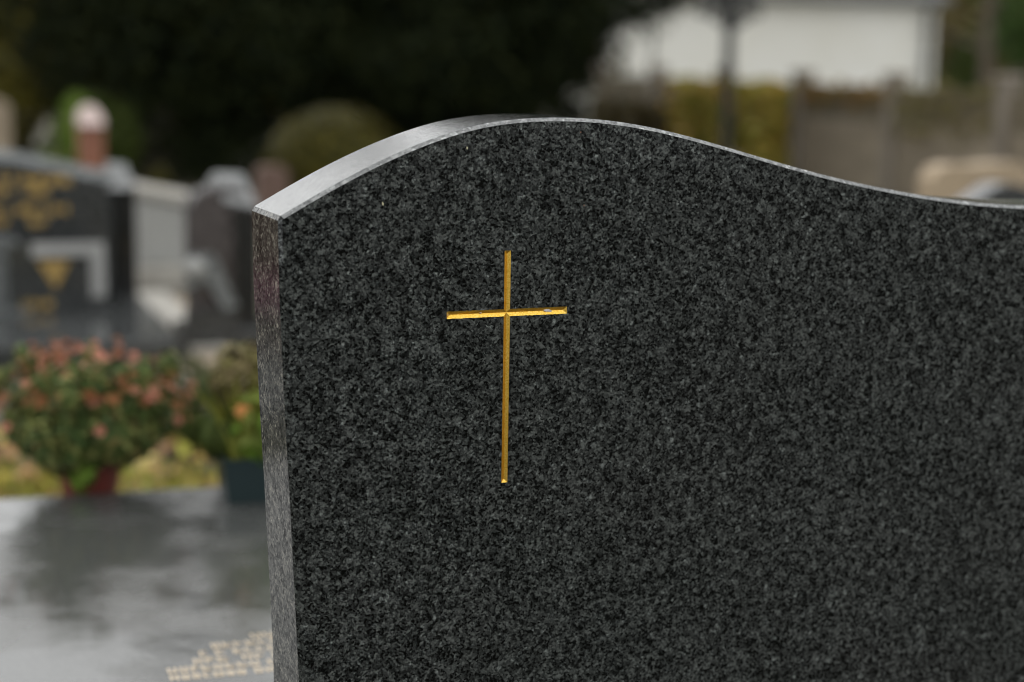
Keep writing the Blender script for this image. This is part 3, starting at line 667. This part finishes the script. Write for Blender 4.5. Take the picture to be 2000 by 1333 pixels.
# ------------------------------------------------------------------ what the wet side face mirrors, left of the frame
pk = thing('potted_flowers', 'pot of magenta flowers on the low grey grave at far left, out of the picture', 'potted plant', (-2.57, 4.94, 0.20))
pot(pk, 0.11, 0.11, M['pot_red'])
foliage('foliage', 900, 0.16, 0.16, 0.10, 0.14, 0.035, M['green'], pk, 61, zmin=0.06, kind='stuff')
pf = [flower_mesh('flower', M['pink'], 0.035, 10, 11), flower_mesh('flower', M['pink'], 0.03, 11, 12)]
sp_ = []
while len(sp_) < 46:
    d = g2.normal(0, 1, 3); d /= np.linalg.norm(d)
    if d[2] < 0.0: continue
    sp_.append(((d[0] * 0.17, d[1] * 0.17, 0.16 + d[2] * 0.10), (d[0], d[1], d[2] + 0.3), g2.uniform(0.8, 1.2)))
set_flowers(pf, pk, sp_)
gt = thing('grave', 'low grey grave left of the picture carrying the magenta flowers', 'grave', (-2.9, 5.6, 0.0), 20.0)
mb = MB(); mb.box(-0.7, 0.7, -1.7, 0.35, 0.0, 0.20, bev=0.01); mb.build('slab', M['grave_grey'], gt)
mb = MB(); mb.prism(arch(1.3, 0.95, 0.2), 0.36, 0.50, c=0.01); mb.build('tablet', M['rose_dull'], gt, smooth=30)

# ------------------------------------------------------------------ trees and shrubs
def crown(name, n, r_, h, z0_, mat, parent, seed, size=0.11, lean=0.0):
    """broad yew crown: layered boughs around the trunk, drooping tips, gaps between boughs"""
    g_ = np.random.default_rng(seed); P, Q = [], []
    nb = 60
    for i in range(nb):
        f = (i + 0.5) / nb; z = z0_ + (h - z0_) * f; a = i * 2.399 + g_.uniform(-0.4, 0.4)
        R_ = r_ * (0.55 + 0.45 * math.sin(math.pi * min(1, f * 1.1 + 0.18))) * (1 - 0.45 * f ** 4) * min(1.0, 0.56 + f * 1.6) * g_.uniform(0.8, 1.12)
        k = int(n / nb * (0.5 + R_ / r_))
        u_ = g_.random(k) ** 0.6; w = g_.normal(0, 0.33, k) * R_ * (0.35 + 0.5 * u_); v_ = g_.normal(0, 0.14, k) * r_ * 0.7
        x = math.cos(a) * u_ * R_ - math.sin(a) * w; y = math.sin(a) * u_ * R_ + math.cos(a) * w
        P.append(np.column_stack([x, y, z + v_ - 0.25 * u_ ** 2 + 0.1])); Q.append(np.column_stack([x / r_, y / r_, np.full(k, 0.7)]))
    P = np.vstack(P); Q = np.vstack(Q); m_ = P[:, 2] > 0.04
    P[:, 0] += lean * np.clip((P[:, 2] - 1.25) / 0.6, 0, 1)
    return link(name, leaf_mesh(name, P[m_], Q[m_], size, mat, asp=0.42, seed=seed, jit=0.8), parent)
def trunk(parent, h, r_, seed, boughs=9, mat=None):
    g_ = random.Random(seed); mb = MB()
    mb.tube([(0, 0, -0.1), (0.02, 0, 0.3), (g_.uniform(-.1, .1), g_.uniform(-.1, .1), h * 0.45), (g_.uniform(-.15, .15), g_.uniform(-.15, .15), h * 0.92)], [r_ * 1.35, r_, r_ * 0.65, r_ * 0.12], 10)
    for i in range(boughs):
        z = h * (0.16 + 0.7 * i / boughs); a = i * 2.4 + g_.uniform(-.3, .3); l = h * 0.24 * (1 - 0.5 * i / boughs)
        mb.tube([(0, 0, z), (math.cos(a) * l * 0.5, math.sin(a) * l * 0.5, z + 0.25), (math.cos(a) * l, math.sin(a) * l, z + 0.3)], [r_ * 0.4, r_ * 0.25, r_ * 0.06], 6)
    mb.build('trunk', mat or M['bark'], parent, smooth=50)
YEWS = [(-3.28, 17.6, 2.15, 4.75, 'dark yew tree at the left end of the row behind the graves'),
        (-1.15, 18.2, 2.1, 5.0, 'dark yew tree in the middle of the row, behind the round bush'),
        (-0.40, 16.9, 1.40, 5.3, 'dark yew tree at the right end of the row, overhanging the white house')]
for i, (x, y, r_, h, lab) in enumerate(YEWS):
    tr = thing('yew_tree', lab, 'tree', (x, y, 0.0), 0.0, 'yew trees behind the graves')
    trunk(tr, h, 0.20, i); crown('crown', 36000, r_, h, 0.10, M['yew'], tr, 100 + i, lean=0.7 if i == 2 else 0.0)
o = foliage('shade_leaves', 9000, 2.6, 0.5, 0.42, 0.05, 0.07, M['yew'], None, 120, kind='stuff', loc=(-2.35, 16.1, 0.0))  # dark leaves added to stand in for the black shade beneath the yews
def bush(name, label, loc, rx, ry, rz, zc, n, size, mat, seed, cat='bush', group=None):
    b_ = thing(name, label, cat, loc, 0.0, group)
    mb = MB(); g_ = random.Random(seed)
    for i in range(7):
        a = g_.uniform(0, 6.28); mb.tube([(0, 0, -0.03), (rx * 0.3 * math.cos(a), ry * 0.3 * math.sin(a), zc * 0.7), (rx * 0.6 * math.cos(a), ry * 0.6 * math.sin(a), zc + rz * 0.4)], [0.03, 0.018, 0.006], 6)
    mb.build('stems', M['bark'], b_)
    foliage('foliage', n, rx, ry, rz, zc, size, mat, b_, seed, kind='stuff')
    return b_
bush('round_bush', 'rounded olive gold bush behind the big headstone, left of its top', (-1.33, 13.0, 0.0), 0.53, 0.48, 0.44, 0.43, 5200, 0.065, M['olive'], 201)
bush('shrub', 'bright green shrub left of the red-brown pillar', (-3.80, 14.9, 0.0), 0.15, 0.16, 0.42, 0.44, 1500, 0.06, M['bright'], 202)
bush('shrub', 'dark green shrub between the tan pillar and the red-brown pillar', (-3.78, 15.4, 0.0), 0.42, 0.3, 0.42, 0.40, 4200, 0.06, M['darkleaf'], 209)
bush('shrub', 'pale green low shrub at far left, right of the tan pillar', (-3.66, 13.3, 0.0), 0.22, 0.2, 0.24, 0.24, 1500, 0.05, M['mumleaf'], 203)
bush('shrub', 'small olive shrub beside the right shoulder of the left monument', (-2.75, 13.2, 0.0), 0.10, 0.10, 0.17, 0.17, 700, 0.045, M['olive'], 204)
bush('shrub', 'olive shrub rising behind the tan pillar at the left edge', (-4.80, 15.6, 0.0), 0.45, 0.4, 0.60, 0.62, 3600, 0.08, M['olive'], 205)
# ------------------------------------------------------------------ precast concrete wall with ivy
WP = [(3.47, 20.9), (4.19, 19.02), (4.90, 17.14), (5.62, 15.26), (2.75, 22.78), (2.03, 24.66), (1.31, 26.54)]
WP = [(x * 0.85, y * 0.85) for x, y in WP]
WP.sort(key=lambda q: -q[1])
wl = thing('concrete_wall', 'precast concrete panel wall with posts, below the white house', 'wall', (0, 0, 0))
pm = None
for i, (x, y) in enumerate(WP):
    if pm is None:
        mb = MB(); mb.box(-0.08, 0.08, -0.08, 0.08, 0.0, 1.095); mb.box(-0.10, 0.10, -0.10, 0.10, 1.096, 1.145, bev=0.02); o = mb.build('post', M['concrete_post'], wl); pm = o.data
    else: o = link('post', pm, wl)
    o.location = (x, y, 0); o.rotation_euler = (0, 0, R(20))
mb = MB(); mb.box(-0.775, 0.775, -0.025, 0.025, 0.0, 0.332, bev=0.008); panel = None
for (xa, ya), (xb, yb) in zip(WP, WP[1:]):
    for j in range(3):
        if panel is None:
            o = mb.build('panel', M['concrete'], wl); panel = o.data
            panel_top = panel.copy(); panel_top.materials[0] = M['concrete_moss']
        else: o = link('panel', panel_top if j == 2 else panel, wl)
        o.location = ((xa + xb) / 2, (ya + yb) / 2, 0.336 * j + 0.004); o.rotation_euler = (0, 0, math.atan2(yb - ya, xb - xa))
def ivy(label, name, segs_, n, seed, mat, zlo, zhi, size=0.09, thick=0.14):
    g_ = np.random.default_rng(seed); P = []
    for (xa, ya, xb, yb) in [[0.85 * q for q in sg] for sg in segs_]:
        f = g_.random(n); z = zlo + (zhi - zlo) * g_.random(n) ** 0.75
        off = 0.03 + np.abs(g_.normal(0, 1, n)) * thick * (0.4 + 0.6 * np.sin(f * 9 + seed) ** 2)
        nx_, ny_ = (yb - ya), -(xb - xa); l = math.hypot(nx_, ny_); s_ = -1 if ny_ > 0 else 1
        P.append(np.column_stack([xa + (xb - xa) * f + nx_ / l * off * s_, ya + (yb - ya) * f + ny_ / l * off * s_, z + 0.02 * np.sin(f * 17)]))
    P = np.vstack(P); o = link(name, leaf_mesh(name, P, np.tile([-0.6, -0.7, 0.4], (len(P), 1)), size, mat, asp=0.8, seed=seed))
    return tag(o, label, 'ivy')
ivy('thick yellow olive ivy covering the far bays of the concrete wall', 'ivy', [(2.35, 23.8, 3.40, 21.08)], 11000, 301, M['ivy'], 0.0, 1.0)
ivy('creeper coloured dark brown for yew shade, on the far end of the concrete wall', 'ivy', [(1.31, 26.54, 2.33, 23.85)], 4000, 304, M['shadeivy'], 0.0, 0.70)
ivy('thin rusty ivy trailing over the top of the near wall bays', 'ivy', [(3.5, 20.82, 4.2, 19.0)], 170, 302, M['rusty'], 0.80, 1.03, 0.07, 0.04)
ivy('sparse brown creeper on the wall bay nearest the right edge', 'ivy', [(4.2, 19.0, 4.9, 17.14)], 240, 303, M['brownleaf'], 0.55, 1.03, 0.07, 0.04)
# ------------------------------------------------------------------ white house
ho = thing('house', 'low cream plastered house with grey gutter beyond the concrete wall', 'house', (2.55, 33.0, 0.0), 20.0)
mb = MB(); mb.box(0.0, 6.3, 0.0, 5.0, 0.0, 2.42); mb.build('wall', M['plaster'], ho)
mb = MB(); mb.prism([(-0.30, 2.0), (5.30, 2.0), (2.5, 2.0)], 0, 1) if False else None
mb = MB() # gabled roof along the front
for x in (-0.15, 6.45): mb.v += [(x, -0.25, 2.44), (x, 2.5, 4.3), (x, 5.25, 2.44), (x, 5.25, 2.52), (x, 2.5, 4.40), (x, -0.25, 2.52)]
for i in range(6): mb.f.append([i, (i + 1) % 6, 6 + (i + 1) % 6, 6 + i]); mb.m.append(0)
mb.f.append(list(range(6))[::-1]); mb.m.append(0); mb.f.append(list(range(6, 12))); mb.m.append(0)
mb.build('roof', M['slate'], ho)
for x in (0.0, 6.18):
    mb = MB(); mb.poly([(x, 0.05, 2.421), (x, 4.95, 2.421), (x, 2.5, 4.1)]); mb.poly([(x + 0.12, 0.05, 2.421), (x + 0.12, 4.95, 2.421), (x + 0.12, 2.5, 4.1)]); mb.build('gable', M['plaster'], ho)
mb = MB(); mb.tube([(-0.15, -0.30, 2.43), (6.45, -0.30, 2.45)], 0.06, 10); mb.build('gutter', M['zinc'], ho, smooth=50)
for x, pr in ((-0.02, 0.045), (6.05, 0.06)):
    mb = MB(); mb.tube([(x, -0.30, 2.40), (x, -0.10, 2.2), (x, -0.10, 0.0)], pr, 8); mb.build('downpipe', M['zinc'], ho, smooth=50)
# ------------------------------------------------------------------ iron post with scrollwork
ip = thing('iron_cross', 'tall dark wrought iron grave cross with ragged scrollwork, in front of the white house', 'cross', (2.085, 17.0, 0.0))
mb = MB(); mb.box(-0.14, 0.14, -0.14, 0.14, 0.0, 0.30, bev=0.02); mb.build('base', M['concrete'], ip)
mb = MB(); mb.tube([(0, 0, 0.3), (0, 0, 1.45), (0, 0, 2.35)], [0.062, 0.056, 0.045], 10); mb.build('shaft', M['iron'], ip, smooth=50)
mb = MB(); mb.tube([(-0.30, 0, 1.80), (0.30, 0, 1.80)], 0.03, 8); mb.build('arm', M['iron'], ip, smooth=50)
def scroll(cx, cz, s, rot):
    return [(cx + s * (0.2 + 0.8 * (1 - f)) * math.cos(rot + f * 7), 0, cz + s * (0.2 + 0.8 * (1 - f)) * math.sin(rot + f * 7)) for f in [i / 16 for i in range(17)]]
for (cx, cz, s, ro) in [(-0.13, 1.66, 0.08, 0.4), (0.13, 1.66, 0.08, 2.4), (-0.14, 1.95, 0.09, 0), (0.14, 1.95, 0.09, 3), (-0.26, 1.70, 0.06, 1), (0.26, 1.70, 0.06, 2), (-0.07, 1.61, 0.06, 1), (0.07, 1.61, 0.06, 4), (-0.2, 1.78, 0.08, 2), (0.2, 1.78, 0.08, 1), (-0.09, 1.80, 0.09, 1), (0.09, 1.80, 0.09, 3)]:
    mb = MB(); mb.tube(scroll(cx, cz, s, ro), 0.019, 6); mb.build('scroll', M['iron'], ip, smooth=50)
# ------------------------------------------------------------------ right background trees
tr = thing('conifer_tree', 'dark green conifer at the upper right corner', 'tree', (8.55, 28.0, 0.0)); trunk(tr, 5.5, 0.16, 11); crown('crown', 11000, 1.15, 5.5, 0.9, M['green'], tr, 111, 0.13)
tr = thing('slender_tree', 'slender brown-trunked tree with sparse leaves beside the dark conifer', 'tree', (7.05, 26.0, 0.0)); trunk(tr, 6.0, 0.10, 12)
foliage('crown', 2600, 1.2, 1.2, 1.7, 4.4, 0.10, M['brownleaf'], tr, 112, zmin=2.2)
bush('bush', 'dark green bush right of the house corner', (7.15, 27.4, 0.0), 0.36, 0.4, 0.85, 0.85, 3600, 0.09, M['darkleaf'], 206)
hd = foliage('far_hedge', 26000, 9.0, 1.2, 2.3, 1.6, 0.36, M['brownleaf'], None, 207, kind='stuff', loc=(15.5, 38.0, 0.0))
hd = foliage('far_hedge', 30000, 14.0, 1.2, 2.2, 1.0, 0.42, M['olive'], None, 208, kind='stuff', loc=(-13.0, 34.0, 0.0))
print('polys', sum(len(o.data.polygons) for o in S.objects if o.type == 'MESH'))
